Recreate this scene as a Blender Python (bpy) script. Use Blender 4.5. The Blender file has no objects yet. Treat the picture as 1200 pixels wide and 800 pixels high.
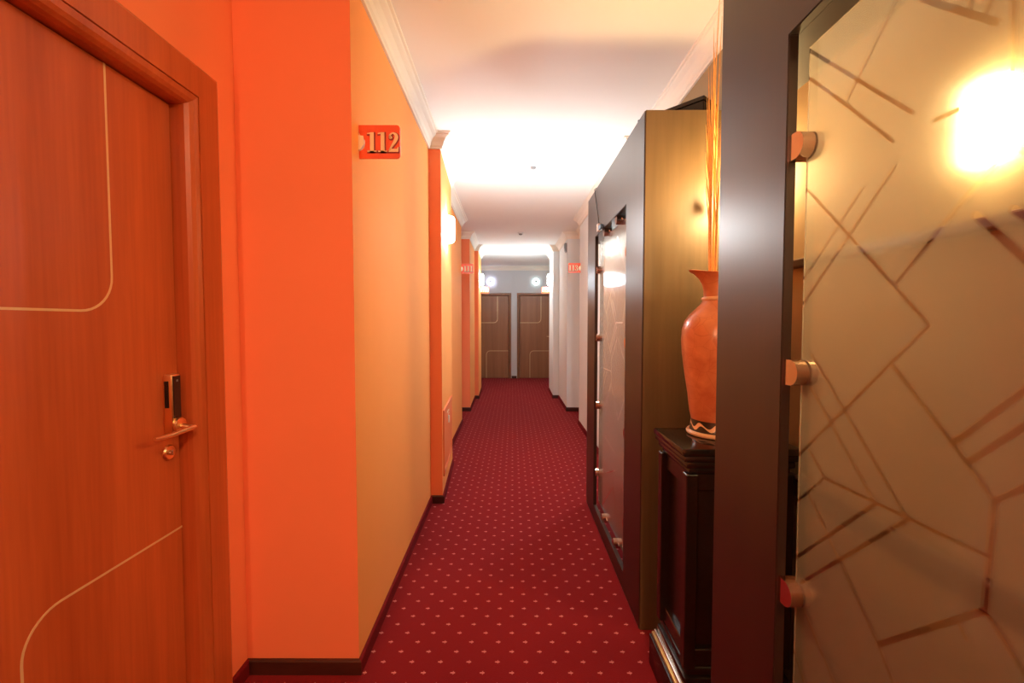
import bpy, bmesh, math, random
from mathutils import Vector, Matrix
random.seed(7)
S = bpy.context.scene
COL = S.collection
PI = math.pi

# ------------------------------------------------------------------ materials
def new_mat(name):
    m = bpy.data.materials.new(name); m.use_nodes = True
    nt = m.node_tree; nt.nodes.clear()
    out = nt.nodes.new('ShaderNodeOutputMaterial')
    b = nt.nodes.new('ShaderNodeBsdfPrincipled')
    nt.links.new(b.outputs[0], out.inputs[0])
    return m, nt, b, out

def N(nt, t, **kw):
    n = nt.nodes.new(t)
    for k, v in kw.items(): setattr(n, k, v)
    return n

def mathn(nt, op, a, b=None, c=None):
    n = nt.nodes.new('ShaderNodeMath'); n.operation = op
    for i, v in enumerate((a, b, c)):
        if v is None: continue
        if isinstance(v, (int, float)): n.inputs[i].default_value = v
        else: nt.links.new(v, n.inputs[i])
    return n.outputs[0]

def rgba(c): return (c[0], c[1], c[2], 1.0)

def mixc(nt, fac, a, b):
    n = nt.nodes.new('ShaderNodeMix'); n.data_type = 'RGBA'
    for i, v in ((0, fac), (6, a), (7, b)):
        if isinstance(v, tuple): n.inputs[i].default_value = rgba(v)
        elif isinstance(v, (int, float)): n.inputs[i].default_value = v
        else: nt.links.new(v, n.inputs[i])
    return n.outputs[2]

def plain(name, col, rough=.5, metal=0, spec=.5, noise=0, nscale=20, bump=0):
    m, nt, b, out = new_mat(name)
    b.inputs['Base Color'].default_value = rgba(col)
    b.inputs['Roughness'].default_value = rough
    b.inputs['Metallic'].default_value = metal
    b.inputs['Specular IOR Level'].default_value = spec
    if noise or bump:
        tc = N(nt, 'ShaderNodeTexCoord'); nz = N(nt, 'ShaderNodeTexNoise')
        nz.inputs['Scale'].default_value = nscale; nz.inputs['Detail'].default_value = 4
        nt.links.new(tc.outputs['Object'], nz.inputs['Vector'])
        if noise:
            dk = tuple(c * (1 - noise) for c in col); lt = tuple(min(1, c * (1 + noise)) for c in col)
            nt.links.new(mixc(nt, nz.outputs[0], dk, lt), b.inputs['Base Color'])
        if bump:
            bp = N(nt, 'ShaderNodeBump'); bp.inputs['Strength'].default_value = bump; bp.inputs['Distance'].default_value = .002
            nt.links.new(nz.outputs[0], bp.inputs['Height']); nt.links.new(bp.outputs[0], b.inputs['Normal'])
    return m

def wood(name, dark, light, rough, stretch=(14, 14, .7), spec=.5, amt=1.0):
    m, nt, b, out = new_mat(name)
    tc = N(nt, 'ShaderNodeTexCoord'); mp = N(nt, 'ShaderNodeMapping')
    mp.inputs['Scale'].default_value = stretch
    nt.links.new(tc.outputs['Object'], mp.inputs['Vector'])
    n1 = N(nt, 'ShaderNodeTexNoise'); n1.inputs['Scale'].default_value = 1; n1.inputs['Detail'].default_value = 3
    n2 = N(nt, 'ShaderNodeTexNoise'); n2.inputs['Scale'].default_value = 7; n2.inputs['Detail'].default_value = 5
    for n in (n1, n2): nt.links.new(mp.outputs[0], n.inputs['Vector'])
    f = mathn(nt, 'ADD', mathn(nt, 'MULTIPLY', n1.outputs[0], .65), mathn(nt, 'MULTIPLY', n2.outputs[0], .35))
    f = mathn(nt, 'MULTIPLY_ADD', mathn(nt, 'SUBTRACT', f, .5), 2.6 * amt, .5)
    nt.links.new(mixc(nt, f, dark, light), b.inputs['Base Color'])
    b.inputs['Roughness'].default_value = rough
    b.inputs['Specular IOR Level'].default_value = spec
    return m

def emit(name, col, strength):
    m = bpy.data.materials.new(name); m.use_nodes = True
    nt = m.node_tree; nt.nodes.clear()
    out = nt.nodes.new('ShaderNodeOutputMaterial'); e = nt.nodes.new('ShaderNodeEmission')
    e.inputs[0].default_value = rgba(col); e.inputs[1].default_value = strength
    nt.links.new(e.outputs[0], out.inputs[0])
    return m

def carpet_mat():
    m, nt, b, out = new_mat('red_carpet')
    tc = N(nt, 'ShaderNodeTexCoord'); sp = N(nt, 'ShaderNodeSeparateXYZ')
    nt.links.new(tc.outputs['Object'], sp.inputs[0])
    s, r = .118, .1174
    def dots(ox, oy):
        fx = mathn(nt, 'FRACT', mathn(nt, 'MULTIPLY_ADD', sp.outputs[0], 1 / s, -ox / s + 100.5))
        fy = mathn(nt, 'FRACT', mathn(nt, 'MULTIPLY_ADD', sp.outputs[1], 1 / r, -oy / r + 100.5))
        x = mathn(nt, 'MULTIPLY', mathn(nt, 'SUBTRACT', fx, .5), s)
        y = mathn(nt, 'MULTIPLY', mathn(nt, 'SUBTRACT', fy, .5), r)
        ax, ay = mathn(nt, 'ABSOLUTE', x), mathn(nt, 'ABSOLUTE', y)
        bar = mathn(nt, 'MULTIPLY', mathn(nt, 'LESS_THAN', ax, .0095), mathn(nt, 'LESS_THAN', ay, .0028))
        # pointed leaf head: |y| shrinks with x
        leaf = mathn(nt, 'LESS_THAN', mathn(nt, 'ADD', mathn(nt, 'ABSOLUTE', mathn(nt, 'SUBTRACT', x, .002)), mathn(nt, 'MULTIPLY', ay, .75)), .0072)
        hole = mathn(nt, 'GREATER_THAN', mathn(nt, 'ABSOLUTE', mathn(nt, 'SUBTRACT', ay, .0045)), .0012)
        return mathn(nt, 'MAXIMUM', bar, mathn(nt, 'MULTIPLY', leaf, hole))
    mask = mathn(nt, 'MAXIMUM', dots(-.123, 1.766), dots(-.064, 1.8247))
    nz = N(nt, 'ShaderNodeTexNoise'); nz.inputs['Scale'].default_value = 260; nz.inputs['Detail'].default_value = 3
    nt.links.new(tc.outputs['Object'], nz.inputs['Vector'])
    nb = N(nt, 'ShaderNodeTexNoise'); nb.inputs['Scale'].default_value = 2.2
    nt.links.new(tc.outputs['Object'], nb.inputs['Vector'])
    base = mixc(nt, nz.outputs[0], (.12, .005, .007), (.26, .014, .018))
    base = mixc(nt, mathn(nt, 'MULTIPLY', nb.outputs[0], .35), base, (.14, .004, .008))
    nt.links.new(mixc(nt, mathn(nt, 'MULTIPLY', mask, .75), base, (.80, .32, .28)), b.inputs['Base Color'])
    b.inputs['Roughness'].default_value = .95; b.inputs['Specular IOR Level'].default_value = .1
    b.inputs['Sheen Weight'].default_value = .15; b.inputs['Sheen Tint'].default_value = (.9, .2, .2, 1)
    bp = N(nt, 'ShaderNodeBump'); bp.inputs['Strength'].default_value = .5; bp.inputs['Distance'].default_value = .004
    nt.links.new(nz.outputs[0], bp.inputs['Height']); nt.links.new(bp.outputs[0], b.inputs['Normal'])
    return m

# clear lines left in the frosting, in pane coordinates (offset from pane centre, height)
YC_NEAR = .540
ETCH = [  # (polyline of (y,z) of the near pane), half width
 ([(.969,1.967),(.784,1.79),(.711,1.721)],.0035),([(.966,1.909),(.853,1.8),(.746,1.692)],.0035),([(.747,1.913),(.857,1.798)],.0025),
 ([(.747,1.913),(.72,1.945)],.0025),([(.70,1.882),(.591,1.778)],.0045),([(.625,1.829),(.63,1.812)],.003),([(.598,1.811),(.610,1.793)],.003),
 ([(.672,1.693),(.568,1.689),(.50,1.69)],.004),([(.573,1.82),(.568,1.616)],.004),([(.568,1.616),(.635,1.556),(.731,1.461)],.004),
 ([(.568,1.616),(.50,1.56)],.004),([(.977,1.694),(.826,1.55),(.669,1.396)],.0035),([(.669,1.396),(.976,1.104)],.0035),
 ([(.739,1.649),(.977,1.424)],.003),([(.806,1.635),(.977,1.476)],.0025),([(.607,1.542),(.48,1.40)],.0055),([(.561,1.538),(.46,1.44)],.0055),
 ([(.734,1.335),(.634,1.24),(.569,1.174)],.0035),([(.569,1.174),(.574,1.029)],.0045),([(.627,1.232),(.46,1.40)],.005),
 ([(.605,1.212),(.44,1.375)],.005),([(.569,1.174),(.42,1.31)],.004),([(.929,1.336),(.693,1.098)],.003),([(.926,1.266),(.755,1.096)],.003),
 ([(.926,1.139),(.881,1.096),(.573,1.1)],.003),([(.978,1.002),(.881,1.096)],.003),([(.979,.878),(.755,1.096)],.004),
 ([(.94,.853),(.693,1.096)],.004),([(.922,1.046),(.741,.867),(.56,.64),(.50,.40)],.003),([(.74,.863),(.574,1.029)],.0045),
 ([(.574,1.029),(.38,.84)],.004),([(.934,.805),(.76,.65),(.42,.62)],.003),([(.608,.992),(.595,.976)],.003),
 ([(.97,.70),(.70,.42),(.45,.52)],.0035),([(.44,1.9),(.18,1.62),(.30,1.40),(.46,1.40)],.004),([(.38,.84),(.20,1.02),(.12,.95)],.004),
 ([(.40,1.31),(.16,1.12)],.0035),([(.42,.62),(.13,.36)],.0035),([(.85,.14),(.50,.40),(.30,.15)],.0035)]

def frosted_mat():
    m, nt, b, out = new_mat('frosted_glass')
    tc = N(nt, 'ShaderNodeTexCoord'); sp = N(nt, 'ShaderNodeSeparateXYZ')
    nt.links.new(tc.outputs['Object'], sp.inputs[0])
    cb = N(nt, 'ShaderNodeCombineXYZ')
    nt.links.new(sp.outputs[1], cb.inputs[0]); nt.links.new(sp.outputs[2], cb.inputs[1])
    P = cb.outputs[0]
    best = None
    for pts, hw in ETCH:
        for (ya, za), (yb, zb) in zip(pts[:-1], pts[1:]):
            a = (ya - YC_NEAR, za); d = (yb - ya, zb - za)
            L2 = d[0] ** 2 + d[1] ** 2
            v = N(nt, 'ShaderNodeVectorMath', operation='SUBTRACT'); nt.links.new(P, v.inputs[0]); v.inputs[1].default_value = (a[0], a[1], 0)
            dt = N(nt, 'ShaderNodeVectorMath', operation='DOT_PRODUCT'); nt.links.new(v.outputs[0], dt.inputs[0]); dt.inputs[1].default_value = (d[0] / L2, d[1] / L2, 0)
            h = N(nt, 'ShaderNodeClamp'); nt.links.new(dt.outputs['Value'], h.inputs[0])
            sc = N(nt, 'ShaderNodeVectorMath', operation='SCALE'); sc.inputs[0].default_value = (d[0], d[1], 0); nt.links.new(h.outputs[0], sc.inputs['Scale'])
            ds = N(nt, 'ShaderNodeVectorMath', operation='DISTANCE'); nt.links.new(v.outputs[0], ds.inputs[0]); nt.links.new(sc.outputs[0], ds.inputs[1])
            q = mathn(nt, 'SUBTRACT', ds.outputs['Value'], hw)
            best = q if best is None else mathn(nt, 'MINIMUM', best, q)
    clear = mathn(nt, 'LESS_THAN', best, 0.0)
    frost = mathn(nt, 'SUBTRACT', 1.0, clear)
    b.inputs['Base Color'].default_value = (.93, .87, .78, 1)
    b.inputs['IOR'].default_value = 1.45
    nt.links.new(mathn(nt, 'MULTIPLY_ADD', frost, .125, .012), b.inputs['Roughness'])
    b.inputs['Transmission Weight'].default_value = 1.0
    tl = N(nt, 'ShaderNodeBsdfTranslucent'); tl.inputs[0].default_value = (.80, .70, .58, 1)
    df = N(nt, 'ShaderNodeBsdfDiffuse'); df.inputs[0].default_value = (.62, .60, .56, 1)
    ms0 = N(nt, 'ShaderNodeMixShader'); ms0.inputs[0].default_value = .05
    nt.links.new(tl.outputs[0], ms0.inputs[1]); nt.links.new(df.outputs[0], ms0.inputs[2])
    ms = N(nt, 'ShaderNodeMixShader')
    nt.links.new(mathn(nt, 'MULTIPLY', frost, .19), ms.inputs[0])
    nt.links.new(b.outputs[0], ms.inputs[1]); nt.links.new(ms0.outputs[0], ms.inputs[2])
    nt.links.new(ms.outputs[0], out.inputs[0])
    return m

def band_mat():   # black foot band with a cream running-wave border
    m, nt, b, out = new_mat('wave_band')
    tc = N(nt, 'ShaderNodeTexCoord'); sp = N(nt, 'ShaderNodeSeparateXYZ')
    nt.links.new(tc.outputs['Object'], sp.inputs[0])
    th = mathn(nt, 'ARCTAN2', sp.outputs[1], sp.outputs[0])
    ph = mathn(nt, 'MULTIPLY', th, 9.0)
    z = mathn(nt, 'SUBTRACT', sp.outputs[2], .036)
    skew = mathn(nt, 'MULTIPLY_ADD', z, 28.0, ph)
    w = mathn(nt, 'MULTIPLY', mathn(nt, 'SINE', skew), .0085)
    d = mathn(nt, 'ABSOLUTE', mathn(nt, 'SUBTRACT', z, w))
    thick = mathn(nt, 'MULTIPLY_ADD', mathn(nt, 'COSINE', skew), .0022, .0056)
    mask = mathn(nt, 'LESS_THAN', d, thick)
    nt.links.new(mixc(nt, mask, (.022, .016, .010), (.80, .50, .26)), b.inputs['Base Color'])
    b.inputs['Roughness'].default_value = .3
    return m

def vase_mat():
    m, nt, b, out = new_mat('terracotta_glaze')
    tc = N(nt, 'ShaderNodeTexCoord')
    n1 = N(nt, 'ShaderNodeTexNoise'); n1.inputs['Scale'].default_value = 9; n1.inputs['Detail'].default_value = 6
    n1.inputs['Distortion'].default_value = 1.2
    n2 = N(nt, 'ShaderNodeTexVoronoi'); n2.inputs['Scale'].default_value = 16; n2.feature = 'DISTANCE_TO_EDGE'
    for n in (n1, n2): nt.links.new(tc.outputs['Object'], n.inputs['Vector'])
    f = mathn(nt, 'MULTIPLY_ADD', mathn(nt, 'SUBTRACT', n1.outputs[0], .5), 2.2, .5)
    base = mixc(nt, f, (.48, .125, .048), (.72, .29, .12))
    crack = mathn(nt, 'MULTIPLY', mathn(nt, 'LESS_THAN', n2.outputs[0], .012), .35)
    nt.links.new(mixc(nt, crack, base, (.42, .10, .04)), b.inputs['Base Color'])
    b.inputs['Roughness'].default_value = .28
    return m

M = {}
M['carpet'] = carpet_mat()
M['ceiling'] = plain('white_ceiling_paint', (.85, .83, .79), .9, noise=.02, nscale=3)
M['orange'] = plain('orange_paint', (.90, .26, .115), .75, spec=.25, noise=.03, nscale=4, bump=.05)
M['peach'] = plain('peach_paint', (.91, .355, .10), .75, spec=.25, noise=.03, nscale=4, bump=.05)
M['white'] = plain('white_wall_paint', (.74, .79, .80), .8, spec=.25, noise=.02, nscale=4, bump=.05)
M['shaded_wall'] = plain('shaded_wall_paint', (.33, .25, .14), .8, spec=.25, noise=.03, nscale=4)  # shade behind the partitions darkened into the right wall colour
M['grey'] = plain('pale_grey_wall_paint', (.60, .62, .64), .8, spec=.25, noise=.02, nscale=4)
M['cornice'] = plain('cornice_plaster', (.84, .78, .68), .7)
M['skirting'] = wood('dark_skirting_wood', (.035, .010, .008), (.07, .018, .012), .35, (3, 3, 20))
M['redstrip'] = plain('red_carpet_strip', (.15, .007, .010), .9, spec=.1, noise=.2, nscale=200)
M['door'] = wood('cherry_door_veneer', (.42, .078, .018), (.62, .135, .036), .40, (13, 13, .55))
M['brown_door'] = wood('brown_door_veneer', (.25, .105, .043), (.34, .150, .066), .42, (13, 13, .55))
M['brown_frame'] = wood('brown_frame_veneer', (.20, .085, .036), (.27, .12, .054), .42, (16, 16, .5))
M['frame'] = wood('cherry_frame_veneer', (.42, .085, .022), (.60, .14, .040), .30, (16, 16, .5))
M['inlay'] = plain('pale_inlay', (.80, .58, .30), .3, metal=.2)
M['dark'] = wood('espresso_veneer', (.012, .0055, .0038), (.022, .010, .0065), .35, (9, 9, .5), spec=.8)
M['panel'] = wood('lamplit_veneer', (.075, .046, .021), (.115, .072, .034), .42, (9, 9, .5), spec=.4)  # dark partition wood, lightened with the niche lamp glow in its colour
M['black'] = wood('black_lacquered_wood', (.008, .005, .004), (.016, .008, .007), .25, (9, 9, .8), spec=.6)
M['gold'] = plain('gilt_bead', (.55, .36, .12), .3, metal=.8)
M['glass'] = frosted_mat()
M['chrome'] = plain('brushed_nickel', (.72, .66, .58), .25, metal=1)
M['clip'] = plain('reflection_tinted_steel', (.66, .46, .37), .12, metal=1)  # reflection of the orange wall tinted into the steel colour
M['polished'] = plain('polished_black_top', (.016, .010, .008), .12, spec=.8)
M['brass'] = plain('satin_brass', (.90, .68, .40), .28, metal=1)
M['blackplastic'] = plain('black_plastic', (.012, .010, .010), .25)
M['sign'] = plain('orange_red_acrylic', (.86, .11, .035), .25, spec=.6)
M['cream'] = plain('cream_numeral', (.93, .72, .42), .4)
M['maroon'] = plain('dark_red_outline', (.26, .02, .008), .5)
M['bracket'] = plain('cream_bracket', (.95, .86, .60), .35)
M['vase'] = vase_mat()
M['band'] = band_mat()
M['lip'] = plain('cream_slip', (.80, .52, .28), .35)
M['reed'] = plain('dried_reed', (.72, .40, .12), .7, noise=.3, nscale=60)
M['stem'] = plain('dark_twig', (.10, .030, .014), .7, noise=.3, nscale=60)
M['seed'] = plain('rusty_seed_head', (.45, .13, .04), .85, noise=.4, nscale=90)
M['plastic'] = plain('white_plastic', (.82, .82, .80), .4)
M['greyplastic'] = plain('grey_plastic', (.22, .23, .24), .4)
M['blue'] = plain('blue_plug', (.10, .22, .42), .4)
M['cable'] = plain('black_cable', (.015, .015, .015), .5)
M['hatch'] = plain('hatch_orange_paint', (.80, .20, .07), .5, spec=.3)
M['lamp_cool'] = emit('cool_white_opal', (.90, .97, 1.0), 215)
M['lamp_far'] = emit('cold_white_opal', (.76, .93, 1.0), 160)
M['lamp_niche'] = emit('golden_opal', (1.0, .70, .31), 420)
M['lamp_teal'] = emit('teal_white_led', (.80, 1.0, .97), 8)
M['lamp_violet'] = emit('violet_white_led', (.76, .76, 1.0), 14)
M['lamp_warm'] = emit('warm_yellow_opal', (1.0, .74, .34), 60)
M['fill_dome'] = emit('amber_fill_dome', (1.0, .60, .33), 210)
M['fill_amber'] = emit('amber_fill', (1.0, .60, .33), 320)

# ------------------------------------------------------------------ mesh helpers
def new_bm(): return bmesh.new()

def add_box(bm, lo, hi, mi=0, bevel=0, seg=1):
    c = [(lo[i] + hi[i]) / 2 for i in range(3)]; s = [hi[i] - lo[i] for i in range(3)]
    r = bmesh.ops.create_cube(bm, size=1, matrix=Matrix.Translation(c) @ Matrix.Diagonal((s[0], s[1], s[2], 1)))
    vs = r['verts']; fs = {f for v in vs for f in v.link_faces}
    for f in fs: f.material_index = mi
    if bevel:
        es = {e for v in vs for e in v.link_edges}
        bmesh.ops.bevel(bm, geom=list(es), offset=bevel, segments=seg, affect='EDGES', profile=.5)
    return vs

def add_prism(bm, pts, z0, z1, axis='z', mi=0, off=(0, 0, 0)):
    """extrude polygon pts (2D). axis z: pts=(x,y); axis y: pts=(x,z); axis x: pts=(y,z)"""
    def mk(p, h):
        v = {'z': (p[0], p[1], h), 'y': (p[0], h, p[1]), 'x': (h, p[0], p[1])}[axis]
        return bm.verts.new((v[0] + off[0], v[1] + off[1], v[2] + off[2]))
    a = [mk(p, z0) for p in pts]; b = [mk(p, z1) for p in pts]
    fs = [bm.faces.new(a), bm.faces.new(list(reversed(b)))]
    n = len(pts)
    for i in range(n): fs.append(bm.faces.new((a[i], b[i], b[(i + 1) % n], a[(i + 1) % n])))
    for f in fs: f.material_index = mi
    return fs

def add_tube(bm, pts, rad, seg=10, mi=0, caps=True):
    pts = [Vector(p) for p in pts]
    rads = rad if isinstance(rad, (list, tuple)) else [rad] * len(pts)
    rings = []; up = Vector((0, 0, 1)); last = None
    for i, p in enumerate(pts):
        t = (pts[min(i + 1, len(pts) - 1)] - pts[max(i - 1, 0)]).normalized()
        if last is None:
            n = t.orthogonal().normalized()
        else:
            n = (last - t * last.dot(t)).normalized()
        last = n; bn = t.cross(n)
        rings.append([bm.verts.new(p + (n * math.cos(2 * PI * k / seg) + bn * math.sin(2 * PI * k / seg)) * rads[i]) for k in range(seg)])
    for a, b in zip(rings[:-1], rings[1:]):
        for k in range(seg):
            f = bm.faces.new((a[k], a[(k + 1) % seg], b[(k + 1) % seg], b[k])); f.material_index = mi; f.smooth = True
    if caps:
        for r in (list(reversed(rings[0])), rings[-1]):
            f = bm.faces.new(r); f.material_index = mi

def add_lathe(bm, prof, seg=48, mi=0, warp=None, center=(0, 0, 0), a0=0, a1=2 * PI, axis='z'):
    full = abs(a1 - a0 - 2 * PI) < 1e-6
    n = seg if full else seg + 1
    rings = []
    for r, z in prof:
        ring = []
        for k in range(n):
            a = a0 + (a1 - a0) * k / seg
            x, y, zz = r * math.cos(a), r * math.sin(a), z
            if warp: x, y, zz = warp(x, y, zz, a, r)
            v = (x, y, zz) if axis == 'z' else ((x, zz, y) if axis == 'y' else (zz, x, y))
            ring.append(bm.verts.new((v[0] + center[0], v[1] + center[1], v[2] + center[2])))
        rings.append(ring)
    for a, b in zip(rings[:-1], rings[1:]):
        for k in range(seg):
            try:
                f = bm.faces.new((a[k], a[(k + 1) % n], b[(k + 1) % n], b[k])); f.material_index = mi; f.smooth = True
            except ValueError: pass
    return rings

def obj(name, bm, mats, parent=None, loc=None, rotz=0, smooth=False):
    bmesh.ops.remove_doubles(bm, verts=bm.verts, dist=1e-6)
    bmesh.ops.dissolve_degenerate(bm, edges=bm.edges, dist=1e-7)
    bmesh.ops.recalc_face_normals(bm, faces=bm.faces)
    me = bpy.data.meshes.new(name); bm.to_mesh(me); bm.free()
    for m in (mats if isinstance(mats, (list, tuple)) else [mats]): me.materials.append(M[m])
    if smooth:
        for p in me.polygons: p.use_smooth = True
        try: me.set_sharp_from_angle(angle=math.radians(38))
        except Exception: pass
    o = bpy.data.objects.new(name, me); COL.objects.link(o)
    if loc: o.location = loc
    o.rotation_euler = (0, 0, rotz)
    if parent: o.parent = parent
    return o

def tag(o, label=None, cat=None, group=None, kind=None):
    if label: o['label'] = label
    if cat: o['category'] = cat
    if group: o['group'] = group
    if kind: o['kind'] = kind
    return o

def thing(name, label, cat, loc=(0, 0, 0), rotz=0, group=None, kind=None):
    o = bpy.data.objects.new(name, None); COL.objects.link(o)
    o.empty_display_size = .05
    o.location = loc; o.rotation_euler = (0, 0, rotz)
    return tag(o, label, cat, group, kind)

def dup(root, loc, rotz=0, label=None, group=None, skip=()):
    r = root.copy(); COL.objects.link(r); r.location = loc; r.rotation_euler = (0, 0, rotz)
    if label: r['label'] = label
    if group: r['group'] = group
    for ch in list(root.children):
        if ch.name.split('.')[0] in skip: continue
        c = ch.copy(); COL.objects.link(c); c.parent = r
        for g in list(ch.children):
            d = g.copy(); COL.objects.link(d); d.parent = c
    return r

def offset_path(path, d, side):
    """offset an open polyline; side +1 = to the right of travel, -1 = left"""
    out = []
    n = len(path)
    def nrm(a, b):
        dx, dy = b[0] - a[0], b[1] - a[1]; L = math.hypot(dx, dy)
        return (dy / L * side, -dx / L * side)
    for i, p in enumerate(path):
        if i == 0: nn = nrm(path[0], path[1]); k = 1
        elif i == n - 1: nn = nrm(path[-2], path[-1]); k = 1
        else:
            a, b = nrm(path[i - 1], p), nrm(p, path[i + 1])
            s = (a[0] + b[0], a[1] + b[1]); k2 = 1 + a[0] * b[0] + a[1] * b[1]
            nn = (s[0] / k2, s[1] / k2)
        out.append((p[0] + nn[0] * d, p[1] + nn[1] * d))
    return out

def sweep(bm, path, prof, side, mi=0):
    cols = []
    for d, z in prof:
        cols.append([bm.verts.new((x, y, z)) for x, y in offset_path(path, d, side)])
    m = len(prof)
    for j in range(m):
        a, b = cols[j], cols[(j + 1) % m]
        for i in range(len(path) - 1):
            f = bm.faces.new((a[i], a[i + 1], b[i + 1], b[i])); f.material_index = mi
    for i in (0, -1):
        f = bm.faces.new([cols[j][i] for j in range(m)]); f.material_index = mi

# ------------------------------------------------------------------ setting
ZC = 2.81
YB, YE = -3.2, 11.45
LEFT = [(-1.06, 1.765), (-.615, 1.765), (-.636, 3.486), (-.546, 3.486), (-.597, 4.446), (-.690, 4.446), (-.706, 6.28),
        (-.95, 6.28), (-.95, 7.167), (-.677, 7.167), (-.700, 8.344), (-.630, 8.344), (-.655, 9.42), (-1.18, 9.42), (-1.18, YE)]
RIGHT = [(1.0, YB), (1.0, 3.58), (.925, 3.58), (.911, 6.23), (1.05, 6.23), (1.05, 7.17), (.853, 7.17), (.853, 8.395),
         (.744, 8.395), (.752, 9.42), (1.18, 9.42), (1.18, YE)]
DW = -1.06      # plane of the wall that holds the near door

bm = new_bm(); add_box(bm, (-1.5, YB - .3, -.1), (1.5, YE + .3, 0))
tag(obj('floor', bm, 'carpet'), 'red carpet with small pale motifs running down the corridor', 'floor', kind='structure')
bm = new_bm(); add_box(bm, (-1.5, YB - .3, ZC), (1.5, YE + .3, ZC + .1))
tag(obj('ceiling', bm, 'ceiling'), 'white plastered corridor ceiling', 'ceiling', kind='structure')

D1W, D1H, D1LATCH = .86, 2.105, 1.497
bm = new_bm()
add_prism(bm, LEFT + [(-1.5, YE), (-1.5, 1.765)], 0, ZC)
add_box(bm, (-1.5, D1LATCH + .012, 0), (DW, 1.765, ZC))
add_box(bm, (-1.5, D1LATCH - D1W - .012, D1H + .012), (DW, D1LATCH + .012, ZC))
add_box(bm, (-1.5, YB, 0), (DW, D1LATCH - D1W - .012, ZC))
add_box(bm, (-1.5, D1LATCH - D1W - .012, 0), (-1.30, D1LATCH + .012, D1H + .012))
bm.faces.ensure_lookup_table(); bm.normal_update()
for f in bm.faces:
    c = f.calc_center_median()
    peach = abs(f.normal.x) > .9 and c.y > 1.77
    f.material_index = 1 if peach else 0
tag(obj('wall_left', bm, ['orange', 'peach']), 'left corridor wall with orange pier faces and peach panels', 'wall', kind='structure')

bm = new_bm()
add_prism(bm, RIGHT + [(1.5, YE), (1.5, YB)], 0, ZC)
bm.normal_update()
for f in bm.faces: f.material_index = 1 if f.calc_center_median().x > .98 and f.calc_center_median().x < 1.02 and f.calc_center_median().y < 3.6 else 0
tag(obj('wall_right', bm, ['white', 'shaded_wall']), 'white right corridor wall stepping out in shallow piers', 'wall', kind='structure')

DL = [(-.957, -.107), (.171, 1.021)]; DH = 2.075
bm = new_bm()
g = .012
xs = [(-1.5, DL[0][0] - g), (DL[0][1] + g, DL[1][0] - g), (DL[1][1] + g, 1.5)]
for a, b in xs: add_box(bm, (a, YE, 0), (b, YE + .3, ZC))
for a, b in DL:
    add_box(bm, (a - g, YE, DH + g), (b + g, YE + .3, ZC))
    add_box(bm, (a - g, YE + .2, 0), (b + g, YE + .3, DH + g))
tag(obj('wall_end', bm, 'grey'), 'pale grey end wall holding two brown doors', 'wall', kind='structure')
bm = new_bm(); add_box(bm, (-1.5, YB - .3, 0), (1.5, YB, ZC))
tag(obj('wall_back', bm, 'peach'), 'peach wall closing the corridor behind the camera', 'wall', kind='structure')

# skirting boards
SK = [(0, 0), (.013, 0), (.013, .052), (.010, .058), (.004, .060), (0, .060)]
def upstand(bm):       # carpet strip along the long walls, dark wood across the pier faces
    bmesh.ops.recalc_face_normals(bm, faces=bm.faces)
    for f in bm.faces:
        span = [v.co for v in f.verts]
        dx = max(c.x for c in span) - min(c.x for c in span); dy = max(c.y for c in span) - min(c.y for c in span)
        f.material_index = 1 if dy > dx + .02 else 0
bm = new_bm()
sweep(bm, [(DW, 1.652)] + LEFT, SK, +1)
sweep(bm, [(DW, YB), (DW, D1LATCH - D1W - .155)], SK, +1)
upstand(bm)
tag(obj('baseboard_left', bm, ['skirting', 'redstrip']), 'low skirting along the left wall, dark wood on the piers and red carpet between', 'skirting', kind='structure')
bm = new_bm(); sweep(bm, RIGHT[1:], SK, -1); sweep(bm, [(1.0, YB), (1.0, 3.58)], SK, -1)
upstand(bm)
tag(obj('baseboard_right', bm, ['skirting', 'redstrip']), 'low skirting along the right wall, dark wood on the piers and red carpet between', 'skirting', kind='structure')
bm = new_bm(); sweep(bm, [(-.03, YE), (.095, YE)], SK, +1)
tag(obj('baseboard_end', bm, 'skirting'), 'dark skirting between the two end doors', 'skirting', kind='structure')

# cornices
CO = [(0, ZC - .105), (.012, ZC - .105), (.014, ZC - .092), (.022, ZC - .084), (.028, ZC - .060), (.045, ZC - .036), (.066, ZC - .022),
      (.070, ZC - .012), (.082, ZC - .010), (.084, ZC), (0, ZC)]
bm = new_bm(); sweep(bm, [(DW, YB)] + LEFT, CO, +1)
tag(obj('trim_1', bm, 'cornice'), 'white plaster cornice above the left wall', 'cornice', kind='structure')
bm = new_bm(); sweep(bm, RIGHT, CO, -1)
tag(obj('trim_2', bm, 'cornice'), 'white plaster cornice above the right wall', 'cornice', kind='structure')
bm = new_bm(); sweep(bm, [(-1.18, YE), (1.18, YE)], CO, +1)
tag(obj('trim_3', bm, 'cornice'), 'white plaster cornice above the end doors', 'cornice', kind='structure')
# rails behind the glass
for i, (z0, z1, lab) in enumerate(((1.589, 1.619, 'upper'), (.803, .868, 'lower'))):
    bm = new_bm(); add_box(bm, (.972, -.7, z0), (1.0, 3.4, z1), bevel=.006, seg=2)
    tag(obj('trim_%d' % (4 + i), bm, 'skirting'), lab + ' dark wooden rail on the wall behind the frosted panes', 'rail', kind='structure')

# ------------------------------------------------------------------ doors
def strip_path(bm, pts, w, y0, y1):
    """flat ribbon in the local xz plane, of width w, between depths y0,y1"""
    L = offset_path(pts, w / 2, 1); R = offset_path(pts, w / 2, -1)
    for i in range(len(pts) - 1):
        quad = [L[i], L[i + 1], R[i + 1], R[i]]
        add_prism(bm, quad, y0, y1, axis='y')

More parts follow.
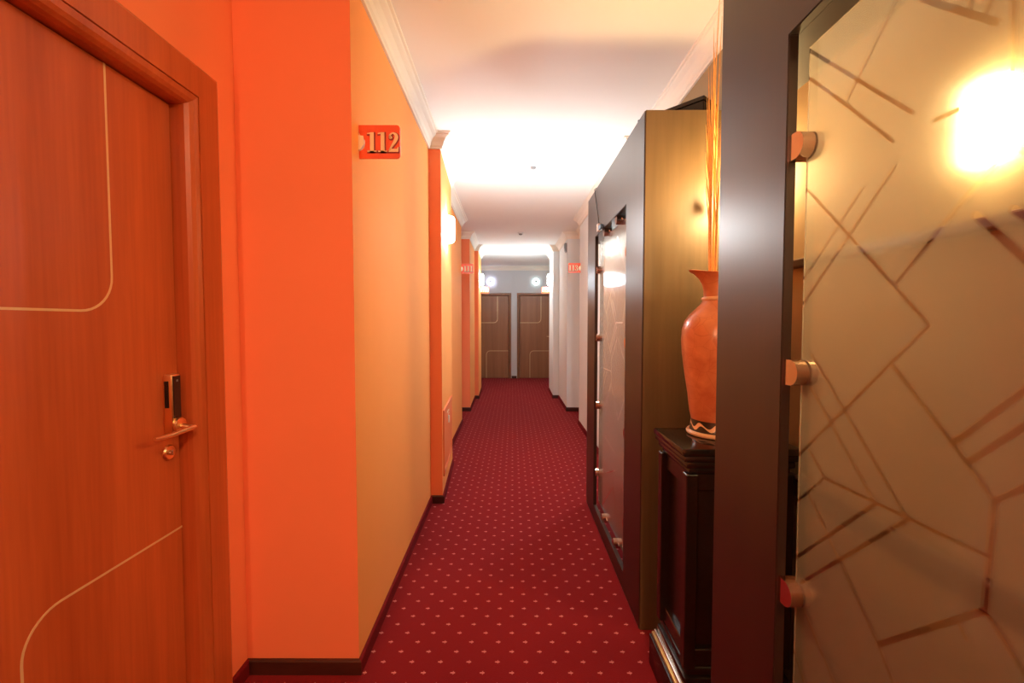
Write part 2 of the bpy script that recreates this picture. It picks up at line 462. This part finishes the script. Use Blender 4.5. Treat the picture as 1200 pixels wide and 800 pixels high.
def arc(c, r, a0, a1, n=10):
    return [(c[0] + r * math.cos(a0 + (a1 - a0) * k / n), c[1] + r * math.sin(a0 + (a1 - a0) * k / n)) for k in range(n + 1)]

def make_door(name, label, w, h, loc, rotz, yleaf, casing, up_x, up_z, lo_x, lo_z, handle_left=False, lock=True):
    """local x runs from the right-hand edge (seen from the corridor) leftwards, y faces the corridor"""
    t = thing(name, label, 'door', loc, rotz, kind='structure')
    c = casing
    prof = [(0, -.12), (0, -.022), (.003, -.006), (.010, .006), (.020, .014), (.033, .018), (.036, .0185), (.0365, .0125), (.0395, .0125), (.040, .020),
            (c - .012, .020), (c - .004, .017), (c, .010), (c, .0008), (.012, .0008), (.012, -.12)]
    if c < .1: prof = [(0, -.12), (0, -.015), (.004, .004), (.014, .016), (.020, .018), (c - .01, .018), (c, .010), (c, .0008), (.012, .0008), (.012, -.12)]
    bm = new_bm()
    rings = []
    e = .004
    def ring(fx):
        return [bm.verts.new(fx(d, y)) for d, y in prof]
    rings = [ring(lambda d, y: (-e - d + .003, y, 0)), ring(lambda d, y: (-e - d + .003, y, h + e + d - .003)),
             ring(lambda d, y: (w + e + d - .003, y, h + e + d - .003)), ring(lambda d, y: (w + e + d - .003, y, 0))]
    n = len(prof)
    for a, b in zip(rings[:-1], rings[1:]):
        for k in range(n): bm.faces.new((a[k], a[(k + 1) % n], b[(k + 1) % n], b[k]))
    bm.faces.new(rings[0]); bm.faces.new(list(reversed(rings[-1])))
    obj('door_frame', bm, 'frame' if lock else 'brown_frame', t)
    bm = new_bm(); add_box(bm, (.003, yleaf - .04, .006), (w - .003, yleaf, h - .003), bevel=.002)
    lf = obj('door_leaf', bm, 'door' if lock else 'brown_door', t)
    r = .095
    up = [(up_x, h - .003)] + [(up_x, up_z + r)] + arc((up_x + r, up_z + r), r, PI, 1.5 * PI)[1:] + [(w - .003, up_z)]
    lo = [(.003, lo_z)] + [(lo_x - r, lo_z)] + arc((lo_x - r, lo_z - r), r, .5 * PI, 0)[1:] + [(lo_x, .006)]
    for p in (up, lo):
        bm = new_bm(); strip_path(bm, p, .0062 if lock else .011, yleaf - .001, yleaf + .0008)
        tag(obj('inlay_line', bm, 'inlay', lf), 'thin pale inlaid line with a rounded corner')
    sx = (lambda x: w - x) if handle_left else (lambda x: x)
    zl = 1.058
    if lock:
        bm = new_bm(); y0, y1 = yleaf, yleaf + .028
        add_box(bm, (.028, y0, 1.045), (.068, y1, 1.236), bevel=.004, seg=2)
        lk = tag(obj('lock_case', bm, 'brass', t, smooth=True), 'satin brass electronic lock case')
        bm = new_bm(); add_box(bm, (.031, y1 - .001, 1.095), (.062, y1 + .0025, 1.230), bevel=.001)
        tag(obj('card_reader', bm, 'blackplastic', lk), 'black card reader window')
        bm = new_bm(); add_box(bm, (.0675, y0 + .006, 1.13), (.0695, y0 + .019, 1.215))
        tag(obj('side_window', bm, 'blackplastic', lk), 'narrow black window on the side of the lock')
        bm = new_bm(); add_box(bm, (.043, y1 + .002, 1.212), (.050, y1 + .0032, 1.218))
        tag(obj('indicator', bm, 'greyplastic', lk), 'small grey indicator')
    yb = yleaf + (.028 if lock else .0)
    hb = new_bm()
    hx = .042
    add_lathe(hb, [(0, 0), (.025, 0), (.026, .004), (.024, .009), (.012, .011), (0, .011)], 28, center=(sx(hx), yb, zl + .012), axis='y')
    add_tube(hb, [(sx(hx), yb + .008, zl + .010), (sx(hx), yb + .022, zl + .008), (sx(hx - .004), yb + .040, zl + .004)], .0085, 12)
    sg = -1 if handle_left else 1
    ctrl = [(hx - .012, .046, .006), (hx + .0, .043, .004), (hx + .03, .036, .0), (hx + .07, .029, -.004), (hx + .10, .025, -.004), (hx + .128, .024, -.002)]
    add_tube(hb, [(sx(x), yb + y, zl + z) for x, y, z in ctrl], [.006, .008, .0078, .0075, .007, .005], 12)
    tag(obj('lever_handle', hb, 'brass', t, smooth=True), 'curved satin brass lever handle')
    cb = new_bm()
    add_lathe(cb, [(0, 0), (.023, 0), (.024, .005), (.021, .010), (0, .010)], 28, center=(sx(.056), yleaf, .985), axis='y')
    cy = obj('key_cylinder', cb, 'brass', t, smooth=True)
    kb = new_bm(); add_box(kb, (sx(.060) - .004, yleaf + .009, .978), (sx(.060) + .004, yleaf + .022, .994), bevel=.002)
    add_tube(kb, [(sx(.058), yleaf + .016, .987), (sx(.078), yleaf + .018, .988)], .004, 8)
    obj('key_turn', kb, 'chrome', cy)
    return t

make_door('door_1', 'large cherry wood room door nearest on the left with a brass card lock', D1W, D1H, (DW, D1LATCH, 0), -PI / 2, -.047, .145,
          .237, 1.431, .505, .720)
make_door('door_2', 'brown door at the corridor end, left of the pair', .85, DH, (DL[0][1], YE, 0), PI, -.03, .066, .28, 1.40, .562, .69, handle_left=True, lock=False)
make_door('door_3', 'brown door at the corridor end, right of the pair', .85, DH, (DL[1][1], YE, 0), PI, -.03, .066, .313, 1.40, .59, .69, lock=False)

# ------------------------------------------------------------------ numbered signs
def stroke(pts):
    """variable-width stroke -> list of quads (x,z)"""
    P = [(p[0], p[1]) for p in pts]; W = [p[2] for p in pts]; Ls, Rs = [], []
    for i in range(len(P)):
        a, b = P[max(0, i - 1)], P[min(len(P) - 1, i + 1)]
        dx, dy = b[0] - a[0], b[1] - a[1]; L = math.hypot(dx, dy) or 1
        Ls.append((P[i][0] - dy / L * W[i], P[i][1] + dx / L * W[i])); Rs.append((P[i][0] + dy / L * W[i], P[i][1] - dx / L * W[i]))
    return [[Ls[i], Ls[i + 1], Rs[i + 1], Rs[i]] for i in range(len(P) - 1)]

def smooth_pts(pts, n=6):
    out = []
    for i in range(len(pts) - 1):
        p0, p1, p2, p3 = pts[max(0, i - 1)], pts[i], pts[i + 1], pts[min(len(pts) - 1, i + 2)]
        for k in range(n):
            t = k / n
            out.append(tuple(.5 * (2 * p1[j] + (p2[j] - p0[j]) * t + (2 * p0[j] - 5 * p1[j] + 4 * p2[j] - p3[j]) * t * t + (3 * p1[j] - p0[j] - 3 * p2[j] + p3[j]) * t ** 3) for j in range(3)))
    out.append(pts[-1]); return out

def disc(c, r, n=14): return [(c[0] + r * math.cos(2 * PI * k / n), c[1] + r * math.sin(2 * PI * k / n)) for k in range(n)]

def glyph(ch, grow=0.0):
    G = grow
    if ch == '1':
        return [[(.17 - G, -G), (.36 + G, -G), (.36 + G, 1 + G), (.17 - G, 1 + G)],
                [(.03 - G, -G), (.50 + G, -G), (.50 + G, .055 + G), (.03 - G, .055 + G)],
                [(.02 - G, .91 - G), (.20, .93 - G), (.20, 1 + G), (.02 - G, .955 + G)]]
    if ch == '2':
        q = smooth_pts([(.10, .74, .045), (.10, .86, .04), (.24, .965, .03), (.40, .88, .075), (.43, .72, .085), (.34, .52, .07), (.20, .30, .045), (.08, .10, .035)])
        return stroke([(x, z, w + G) for x, z, w in q]) + [disc((.13, .74), .085 + G), [(.03 - G, -G), (.52 + G, -G), (.54 + G, .24 + G), (.50, .24 + G), (.46, .15 + G), (.06 - G, .15 + G)]]
    if ch == '3':
        q = smooth_pts([(.10, .80, .04), (.14, .92, .035), (.26, .97, .03), (.40, .88, .07), (.40, .70, .07), (.30, .56, .035), (.20, .53, .025)])
        q2 = smooth_pts([(.20, .53, .025), (.34, .49, .04), (.45, .32, .085), (.42, .13, .075), (.27, .03, .03), (.13, .07, .035), (.08, .20, .045)])
        return stroke([(x, z, w + G) for x, z, w in q]) + stroke([(x, z, w + G) for x, z, w in q2]) + [disc((.13, .79), .075 + G), disc((.12, .21), .08 + G)]
    if ch == '0':
        q = []
        for k in range(25):
            a = 2 * PI * k / 24
            q.append((.27 + .19 * math.cos(a), .5 + .46 * math.sin(a), .025 + .06 * abs(math.cos(a)) + G))
        return stroke(q)
    if ch == '5':
        q = smooth_pts([(.10, .52, .03), (.22, .60, .03), (.38, .55, .06), (.46, .34, .085), (.38, .10, .06), (.22, .03, .03), (.10, .14, .06)])
        return stroke([(x, z, w + G) for x, z, w in q]) + [[(.08 - G, .50), (.13 + G, .50), (.13 + G, 1 + G), (.08 - G, 1 + G)], [(.08 - G, .84 - G), (.46 + G, .84 - G), (.50 + G, 1 + G), (.08 - G, 1 + G)]]

def make_sign(text, label, loc, mirror=False, wdt=.168, hgt=.131):
    """plate faces -y; it is fixed to the wall at local x=0 and stands out along +x (or -x when mirrored)"""
    t = thing('room_number_sign', label, 'sign', loc, 0, 'room number plates along the corridor')
    s = -1 if mirror else 1
    z0, z1 = -hgt / 2, hgt / 2; r = .014
    cut = hgt * .24
    out = [(.004, z0)] + arc((wdt - r, z0 + r), r, 1.5 * PI, 2 * PI, 5) + arc((wdt - r, z1 - r), r, 0, .5 * PI, 5) + [(.004, z1), (.004, z1 - .028), (.010, cut * .85), (.030, .004), (.026, -cut * .8), (.004, -cut * 1.25)]
    bm = new_bm(); add_prism(bm, [(s * x, z) for x, z in out], -.004, .004, axis='y')
    obj('plate', bm, 'sign', t)
    bm = new_bm()
    add_prism(bm, [(s * x, z) for x, z in [(0, cut * .8), (.022, cut * .72), (.026, -cut * .25), (.008, -cut * 1.0), (0, -cut * 1.0)]], -.007, .007, axis='y')
    tag(obj('wall_bracket', bm, 'bracket', t), 'pale arrow-shaped bracket')
    H = hgt * .58; W = H * 1.02
    x0 = .036 if not mirror else -wdt + .004
    step = (wdt - .041) / 3
    for i, ch in enumerate(text):
        ox = x0 + step * i; oz = -H / 2 - hgt * .02
        bm = new_bm()
        for poly in glyph(ch, .045): add_prism(bm, [(ox + .002 + x * W, oz - .0015 + z * H) for x, z in poly], -.0052, -.004, axis='y', mi=1)
        for poly in glyph(ch): add_prism(bm, [(ox + x * W, oz + z * H) for x, z in poly], -.0085, -.005, axis='y', mi=0)
        obj('numeral', bm, ['cream', 'maroon'], t)
    return t

make_sign('112', 'orange red plate reading 112 on the left wall beside the nearest orange pier', (-.618, 1.85, 2.121))
make_sign('111', 'orange red plate reading 111 jutting from the left wall further down', (-.706, 6.24, 2.135))
make_sign('113', 'orange plate reading 113 jutting from the white right wall', (.912, 6.15, 2.135), mirror=True)
make_sign('110', 'small far plate beside the left end door top corner', (-.651, 9.25, 2.06))
make_sign('115', 'small far plate beside the right end door top corner', (.751, 9.25, 2.06), mirror=True)

# ------------------------------------------------------------------ lamps
def make_sconce(label, loc, rotz, mat, h=.22, r=.062, grp='wall lamps along the corridor'):
    """half-round opal shade on a slim back plate, local +x points away from the wall"""
    t = thing('wall_sconce', label, 'lamp', loc, rotz, grp)
    bm = new_bm(); add_box(bm, (0, -r * .55, -h * .36), (.008, r * .55, h * .36), bevel=.002)
    obj('back_plate', bm, 'chrome', t)
    bm = new_bm()
    prof = [(r * .70, -h / 2), (r * .92, -h * .44), (r, -h * .3), (r, h * .3), (r * .92, h * .44), (r * .70, h / 2)]
    rings = add_lathe(bm, prof, 20, a0=-PI / 2, a1=PI / 2, center=(.010, 0, 0))
    for rg in (rings[0], rings[-1]): bm.faces.new(rg)
    bm.faces.new([rg[0] for rg in rings] + [rg[-1] for rg in reversed(rings)])
    obj('opal_shade', bm, mat, t, smooth=True)
    return t

make_sconce('bright white wall lamp on the left wall above the orange hatch', (-.571, 3.95, 2.20), 0, 'lamp_cool')
make_sconce('bright white wall lamp far down the left wall by the end doors', (-.644, 8.95, 2.24), 0, 'lamp_far')
make_sconce('glowing yellow wall lamp behind the nearest frosted pane', (1.0, .955, 1.81), PI, 'lamp_warm', h=.17, r=.05)
make_sconce('amber wall lamp in the niche behind the vase', (1.0, 1.78, 1.95), PI, 'lamp_niche', h=.13, r=.042)
make_sconce('white wall lamp on the right wall just past the further partition', (.924, 3.95, 2.08), PI, 'lamp_cool')
make_sconce('bright white wall lamp far down the right wall by the end doors', (.748, 8.95, 2.24), PI, 'lamp_far')
make_sconce('added warm fill lamp on the left wall behind the camera, unseen', (DW, -1.1, 2.05), 0, 'fill_amber')  # unseen lamp, added to warm the near door and pier
t = thing('added_fill_light', 'added warm round fill light behind the camera, unseen', 'lamp', (.54, -.75, ZC), 0)  # unseen light, added to brighten the near left walls
bm = new_bm(); add_lathe(bm, [(0, 0), (.17, 0), (.172, -.018), (.16, -.022), (0, -.022)], 40); obj('fill_base', bm, 'chrome', t, smooth=True)
bm = new_bm(); add_lathe(bm, [(0, -.0225), (.155, -.0225), (.150, -.045), (.12, -.070), (.07, -.085), (0, -.09)], 40); obj('fill_shade', bm, 'fill_dome', t, smooth=True)

def make_spot(label, x, z, mat):
    t = thing('round_wall_light', label, 'lamp', (x, YE, z), 0, 'round lights above the end doors')
    bm = new_bm(); add_lathe(bm, [(0, 0), (.060, 0), (.062, -.02), (.05, -.03), (0, -.03)], 28, axis='y')
    obj('housing', bm, 'plastic', t, smooth=True)
    bm = new_bm(); add_lathe(bm, [(.032, -.029), (.078, -.026), (.082, -.040), (.070, -.055), (.032, -.058), (.032, -.029)], 28, axis='y')
    obj('glowing_ring', bm, mat, t, smooth=True)
    bm = new_bm(); add_lathe(bm, [(0, -.029), (.031, -.029), (.031, -.064), (.022, -.070), (0, -.070)], 20, axis='y')
    tag(obj('centre_cap', bm, 'greyplastic', t, smooth=True), 'dark centre cap')
make_spot('round violet white light above the left end door', -.556, 2.425, 'lamp_violet')
make_spot('round white light above the right end door', .577, 2.425, 'lamp_teal')

# ------------------------------------------------------------------ glazed partitions
PH, TP, OW, HW = 2.325, .022, .436, .745    # height, board thickness, half opening, half length
OZ0, OZ1 = .10, 2.0
def make_partition():
    t = thing('glazed_partition', 'nearest dark wood partition with a large frosted pane and steel clips with the orange wall reflection in their colour', 'partition', (.576, YC_NEAR, 0), 0, 'dark partitions along the right wall')
    bm = new_bm()
    outer = [(-HW, 0), (HW, 0), (HW, PH), (-HW, PH)]; inner = [(-OW, OZ0), (OW, OZ0), (OW, OZ1), (-OW, OZ1)]
    vo = [[bm.verts.new((x, p[0], p[1])) for p in outer] for x in (0, TP)]
    vi = [[bm.verts.new((x, p[0], p[1])) for p in inner] for x in (0, TP)]
    for k in range(4):
        j = (k + 1) % 4
        for s in (0, 1): bm.faces.new((vo[s][k], vo[s][j], vi[s][j], vi[s][k]))
        bm.faces.new((vo[0][k], vo[0][j], vo[1][j], vo[1][k])); bm.faces.new((vi[0][k], vi[0][j], vi[1][j], vi[1][k]))
    bmesh.ops.recalc_face_normals(bm, faces=bm.faces)
    es = [e for e in bm.edges if abs(e.calc_face_angle(0)) > 1]
    bmesh.ops.bevel(bm, geom=es, offset=.002, segments=2, affect='EDGES')
    add_box(bm, (TP, -HW + .002, OZ1 + .001), (.16, HW - .002, OZ1 + .02))
    obj('front_frame', bm, 'dark', t)
    bm = new_bm()
    add_box(bm, (.032, -OW + .017, OZ0 + .035), (.040, OW - .017, OZ1 - .035), bevel=.001)
    tag(obj('glass_pane', bm, 'glass', t), 'frosted pane crossed by clear etched lines')
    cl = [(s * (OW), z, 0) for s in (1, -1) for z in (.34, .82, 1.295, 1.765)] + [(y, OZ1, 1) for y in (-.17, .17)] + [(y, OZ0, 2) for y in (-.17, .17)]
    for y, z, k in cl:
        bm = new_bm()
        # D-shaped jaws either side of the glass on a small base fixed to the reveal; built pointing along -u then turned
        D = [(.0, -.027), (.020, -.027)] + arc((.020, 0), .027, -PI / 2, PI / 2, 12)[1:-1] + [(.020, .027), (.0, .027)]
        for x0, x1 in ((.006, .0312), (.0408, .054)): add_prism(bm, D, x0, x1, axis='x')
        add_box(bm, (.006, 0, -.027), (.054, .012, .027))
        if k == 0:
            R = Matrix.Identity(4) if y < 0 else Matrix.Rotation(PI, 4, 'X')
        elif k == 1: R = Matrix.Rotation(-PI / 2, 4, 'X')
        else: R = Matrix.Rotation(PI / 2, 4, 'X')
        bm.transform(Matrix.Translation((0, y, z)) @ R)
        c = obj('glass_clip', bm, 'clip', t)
    return t

P1 = make_partition()
P2 = dup(P1, (.576, 2.772, 0), 0, 'further dark wood partition with a frosted pane, standing past the vase pedestal')
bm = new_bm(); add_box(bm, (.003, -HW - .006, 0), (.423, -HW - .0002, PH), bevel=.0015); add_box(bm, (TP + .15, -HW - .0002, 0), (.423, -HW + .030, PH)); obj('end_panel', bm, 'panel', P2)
bm = new_bm(); add_box(bm, (TP, -HW + .035, PH - .02), (.423, -HW + .50, PH), bevel=.002); obj('top_board', bm, 'dark', P2)
bm = new_bm(); add_box(bm, (TP, -HW, 0), (.423, -HW + .035, PH), bevel=.002, seg=2); obj('end_panel', bm, 'dark', P1)

# black box on top of the further partition, turned 45 degrees
t = thing('black_box', 'black box lying askew on top of the further partition', 'box', (.868, 2.115, PH), math.radians(33), None)
bm = new_bm(); add_box(bm, (0, 0, 0), (.135, .34, .088), bevel=.003); obj('carton_body', bm, 'blackplastic', t)
bm = new_bm(); add_box(bm, (-.003, -.003, .088), (.138, .343, .108), bevel=.002); obj('lid', bm, 'black', t)
t.rotation_euler = (0, 0, math.radians(42))

# loose cable hanging over the partition front
t = thing('loose_cable', 'thin black cable hanging down the front of the further partition', 'cable', (.572, 3.2, PH), 0)
bm = new_bm()
pts = [(.03, .0, .004), (.006, .0, .006), (-.004, .0, -.002), (-.005, -.03, -.05), (-.005, -.09, -.14), (-.005, -.13, -.20), (-.005, -.165, -.262), (-.006, -.19, -.285)]
add_tube(bm, pts, .003, 8); obj('wire', bm, 'cable', t, smooth=True)
bm = new_bm(); add_box(bm, (-.022, -.215, -.330), (.0, -.180, -.280), bevel=.004, seg=2); obj('plug', bm, 'plastic', t)
bm = new_bm(); add_box(bm, (-.020, -.290, -.328), (.0, -.225, -.300), bevel=.004, seg=2); obj('connector', bm, 'blue', t)

# ------------------------------------------------------------------ pedestal, vase, dried stalks
t = thing('pedestal', 'black wooden pedestal with moulded plinth standing between the two partitions', 'pedestal', (.765, 1.655, 0), 0)
def slab(bm, hx, hy, z0, z1, bev=.003, mi=0): add_box(bm, (-hx, -hy, z0), (hx, hy, z1), mi, bev, 2)
bm = new_bm(); slab(bm, .204, .168, 0, .125); slab(bm, .180, .146, .156, .185, .008); slab(bm, .170, .138, .185, .215, .008)
bs = obj('plinth', bm, 'black', t, smooth=True)
bm = new_bm(); slab(bm, .198, .162, .125, .141, .006)
tag(obj('gilt_bead', bm, 'gold', bs, smooth=True), 'gilded bead around the plinth')
bm = new_bm(); slab(bm, .190, .155, .141, .156, .006)
tag(obj('silver_bead', bm, 'chrome', bs, smooth=True), 'silvery bead around the plinth')
bm = new_bm()
add_box(bm, (-.150, -.116, .215), (.150, .116, .89), bevel=.002)
for sx in (-1, 1):
    for sy in (-1, 1): add_box(bm, (sx * .162 - .02, sy * .128 - .02, .215), (sx * .162 + .02, sy * .128 + .02, .89), bevel=.003)
for z0, z1 in ((.215, .275), (.83, .89)):
    add_box(bm, (-.165, -.131, z0), (.165, .131, z1), bevel=.003)
obj('column', bm, 'black', t)
bm = new_bm(); slab(bm, .172, .138, .89, .910, .006); slab(bm, .184, .150, .910, .935, .008); slab(bm, .194, .158, .935, .955, .006)
obj('cap_moulding', bm, 'black', t, smooth=True)
bm = new_bm(); slab(bm, .200, .157, .955, .980, .005); obj('pedestal_top', bm, 'polished', t, smooth=True)

VX, VY, VZ = .772, 1.705, .981
t = thing('vase', 'tall terracotta pitcher vase with a wavy black foot band on the pedestal', 'vase', (VX, VY, VZ), 0)
bm = new_bm()
def spout(x, y, z, a, r):
    if z < .50: return x, y, z
    k = min(1, (z - .50) / .10)
    ca = math.cos(a - PI)
    s = max(0, ca) ** 6
    return x + math.cos(a) * .030 * s * k * k, y, z + (.010 * s - .006 * (1 - abs(ca))) * k
body = [(.094, .058), (.100, .085), (.108, .15), (.120, .225), (.130, .30), (.1335, .355), (.131, .395), (.122, .425), (.105, .450), (.083, .472), (.066, .490), (.059, .503),
        (.056, .510), (.0545, .535), (.055, .555), (.060, .575), (.071, .592), (.084, .601), (.086, .605), (.080, .606), (.066, .594), (.054, .575), (.049, .55), (.049, .50), (.06, .48), (.10, .42), (.115, .33), (.08, .08), (0, .07)]
add_lathe(bm, body, 64, warp=spout); obj('vase_body', bm, 'vase', t, smooth=True)
bm = new_bm(); add_lathe(bm, [(.056, .500), (.062, .503), (.064, .508), (.062, .513), (.055, .516), (.055, .500)], 48)
tag(obj('neck_ring', bm, 'lip', t, smooth=True), 'raised paler ring around the neck')
bm = new_bm(); add_lathe(bm, [(0, .016), (.100, .016), (.0965, .022), (.094, .058), (.08, .06), (0, .06)], 64)
tag(obj('foot_band', bm, 'band', t, smooth=True), 'black band with a cream running wave')
bm = new_bm(); add_lathe(bm, [(0, 0), (.104, 0), (.110, .004), (.111, .010), (.107, .016), (0, .017)], 64)
tag(obj('foot_rim', bm, 'lip', t, smooth=True), 'cream foot rim')

random.seed(11)
def curve_pts(a, b, bend, n=12):
    a, b = Vector(a), Vector(b); out = []
    for k in range(n + 1):
        u = k / n
        out.append(a.lerp(b, u) + Vector(bend) * math.sin(PI * u))
    return out
def fan(ang, base_r, neck_r, top, n=14):
    c, sn = math.cos(ang), math.sin(ang)
    p0 = Vector((VX + base_r * c, VY + base_r * sn, 1.33)); p1 = Vector((VX + neck_r * c, VY + neck_r * sn, 1.56)); p2 = Vector(top)
    m = p1 + Vector((0, 0, .35 * (p2.z - p1.z))) + Vector((c, sn, 0)) * .012
    out = [p0.lerp(p1, k / 3) for k in range(3)]
    for k in range(n - 2):
        u = k / (n - 3); out.append(p1 * (1 - u) ** 2 + m * (2 * u * (1 - u)) + p2 * u * u)
    return out
reeds = []
for k, (dg, zt, rt) in enumerate(((105, 2.60, .075), (145, 2.48, .070), (183, 2.66, .062), (221, 2.34, .062), (259, 2.55, .066), (297, 2.40, .070), (337, 2.62, .075), (17, 2.45, .08))):
    a = math.radians(dg)
    reeds.append((fan(a, .020, .036, (.840 + rt * math.cos(a), 1.765 + rt * math.sin(a), zt)), a))
for i, (path, ang) in enumerate(reeds):
    base = path[0]
    bm = new_bm()
    pts = [p - base for p in path]
    rad = [.0045] * 9 + [.004, .0034, .0028, .002, .0013, .0007]
    add_tube(bm, pts, rad, 7)
    for q in range(5):      # narrow dry blades on the upper part, turned outwards
        k = 6 + q
        p = pts[k]; d = (pts[k + 1] - pts[k - 1]).normalized()
        aa = ang + (-.5 + .25 * q)
        side = Vector((math.cos(aa), math.sin(aa), 0))
        add_tube(bm, [p, p + d * .09 + side * .010, p + d * (.19 + .03 * q) + side * .020], [.0025, .0032, .0004], 5)
    o = obj('dried_reed', bm, 'reed', loc=tuple(base), smooth=True)
    tag(o, 'tall dried tan reed standing in the terracotta vase', 'dried plant', 'dried reeds in the vase')
a = math.radians(62)
hp0 = fan(a, .014, .030, (.871, 1.93, 1.92), 13)
t = thing('dried_flower', 'dark dried stem with a rusty seed head leaning in the vase', 'dried plant', tuple(hp0[0]), 0)
hp = [p - hp0[0] for p in hp0]
bm = new_bm(); add_tube(bm, hp, [.0045] * 9 + [.004, .0035, .003, .003, .003], 8); obj('stem', bm, 'stem', t, smooth=True)
bm = new_bm()
for k in range(34):
    d = Vector((random.gauss(0, 1), random.gauss(0, 1), random.gauss(0, 1.3))).normalized()
    c = hp[-1] + d * random.uniform(.008, .026)
    bmesh.ops.create_icosphere(bm, subdivisions=1, radius=random.uniform(.006, .010), matrix=Matrix.Translation(c) @ Matrix.Diagonal((1, 1, 1.4, 1)))
tag(obj('seed_head', bm, 'seed', t), 'rusty clustered seed head')

# ------------------------------------------------------------------ small fittings
# service hatch low on the left wall
x = -.557
t = thing('service_hatch', 'orange painted hatch low on the left wall with a small white pull', 'hatch', (-.5693, 3.915, .45), math.atan2(.051, .96), None)
hw, hz = .372, .262
bm = new_bm()
for lo, hi in (((0, -hw, -hz), (.012, -hw + .035, hz)), ((0, hw - .035, -hz), (.012, hw, hz)), ((0, -hw, hz - .035), (.012, hw, hz)), ((0, -hw, -hz), (.012, hw, -hz + .035))):
    add_box(bm, lo, hi, bevel=.003)
obj('hatch_frame', bm, 'hatch', t)
bm = new_bm(); add_box(bm, (0, -hw + .037, -hz + .037), (.008, hw - .037, hz - .037), bevel=.002); obj('hatch_door', bm, 'hatch', t)
bm = new_bm(); add_box(bm, (.007, .0, .085), (.02, .016, .150), bevel=.004, seg=2)
tag(obj('pull', bm, 'plastic', t), 'small white pull')
bm = new_bm()
for q in ([(-.10, .20), (.02, .20), (.02, .185), (-.10, .185)], [(-.02, .20), (.0, .20), (.015, .14), (-.005, .14)], [(.04, .19), (.10, .19), (.10, .175), (.04, .175)], [(.05, .16), (.10, .16), (.10, .15), (.05, .15)]):
    add_prism(bm, q, .0078, .0086, axis='x')
obj('emblem', bm, 'bracket', t)

def make_detector(label, x, y, r):
    t = thing('smoke_detector', label, 'detector', (x, y, ZC), 0, 'smoke detectors on the ceiling')
    bm = new_bm(); add_lathe(bm, [(0, 0), (r, 0), (r, -.012), (r * .9, -.018), (0, -.018)], 28); obj('detector_base', bm, 'plastic', t, smooth=True)
    bm = new_bm(); add_lathe(bm, [(0, -.018), (r * .62, -.018), (r * .58, -.032), (r * .3, -.038), (0, -.038)], 24); obj('sensor_head', bm, 'greyplastic', t, smooth=True)
make_detector('tiny smoke detector in the bright patch of ceiling', .183, 4.137, .040)
make_detector('small dark smoke detector further down the ceiling', .121, 7.2, .045)

t = thing('wall_alarm', 'dark grey alarm box high on the white right wall', 'alarm', (.853, 7.28, 2.585), PI)
bm = new_bm(); add_prism(bm, [(0, -.07), (.012, -.07), (.030, -.045), (.036, -.01), (.036, .07), (0, .07)], -.055, .055, axis='y'); obj('alarm_case', bm, 'greyplastic', t)
bm = new_bm()
for k in range(5): add_box(bm, (.0355, -.04, -.005 + k * .014), (.0375, .04, .001 + k * .014))
obj('grille', bm, 'blackplastic', t)

# ------------------------------------------------------------------ camera, world, view
cam = bpy.data.cameras.new('camera'); cam.sensor_width = 36; cam.lens = 16.0; cam.clip_start = .02
co = bpy.data.objects.new('camera', cam); COL.objects.link(co)
co.location = (0, 0, 1.4)
co.rotation_euler = (PI / 2 - math.atan(22 / 533.3), 0, math.atan(1 / 533.3))
S.camera = co
w = bpy.data.worlds.new('world'); S.world = w; w.use_nodes = True
w.node_tree.nodes['Background'].inputs[0].default_value = (.02, .018, .016, 1)
w.node_tree.nodes['Background'].inputs[1].default_value = 1
S.view_settings.view_transform = 'Standard'
S.view_settings.look = 'None'
S.view_settings.exposure = 0
S.view_settings.gamma = 1
S.view_settings.use_curve_mapping = False
try:
    S.cycles.use_denoising = True
    S.cycles.max_bounces = 12; S.cycles.diffuse_bounces = 6; S.cycles.glossy_bounces = 5
    S.cycles.transmission_bounces = 8; S.cycles.transparent_max_bounces = 8
    S.cycles.sample_clamp_indirect = 8
except Exception: pass
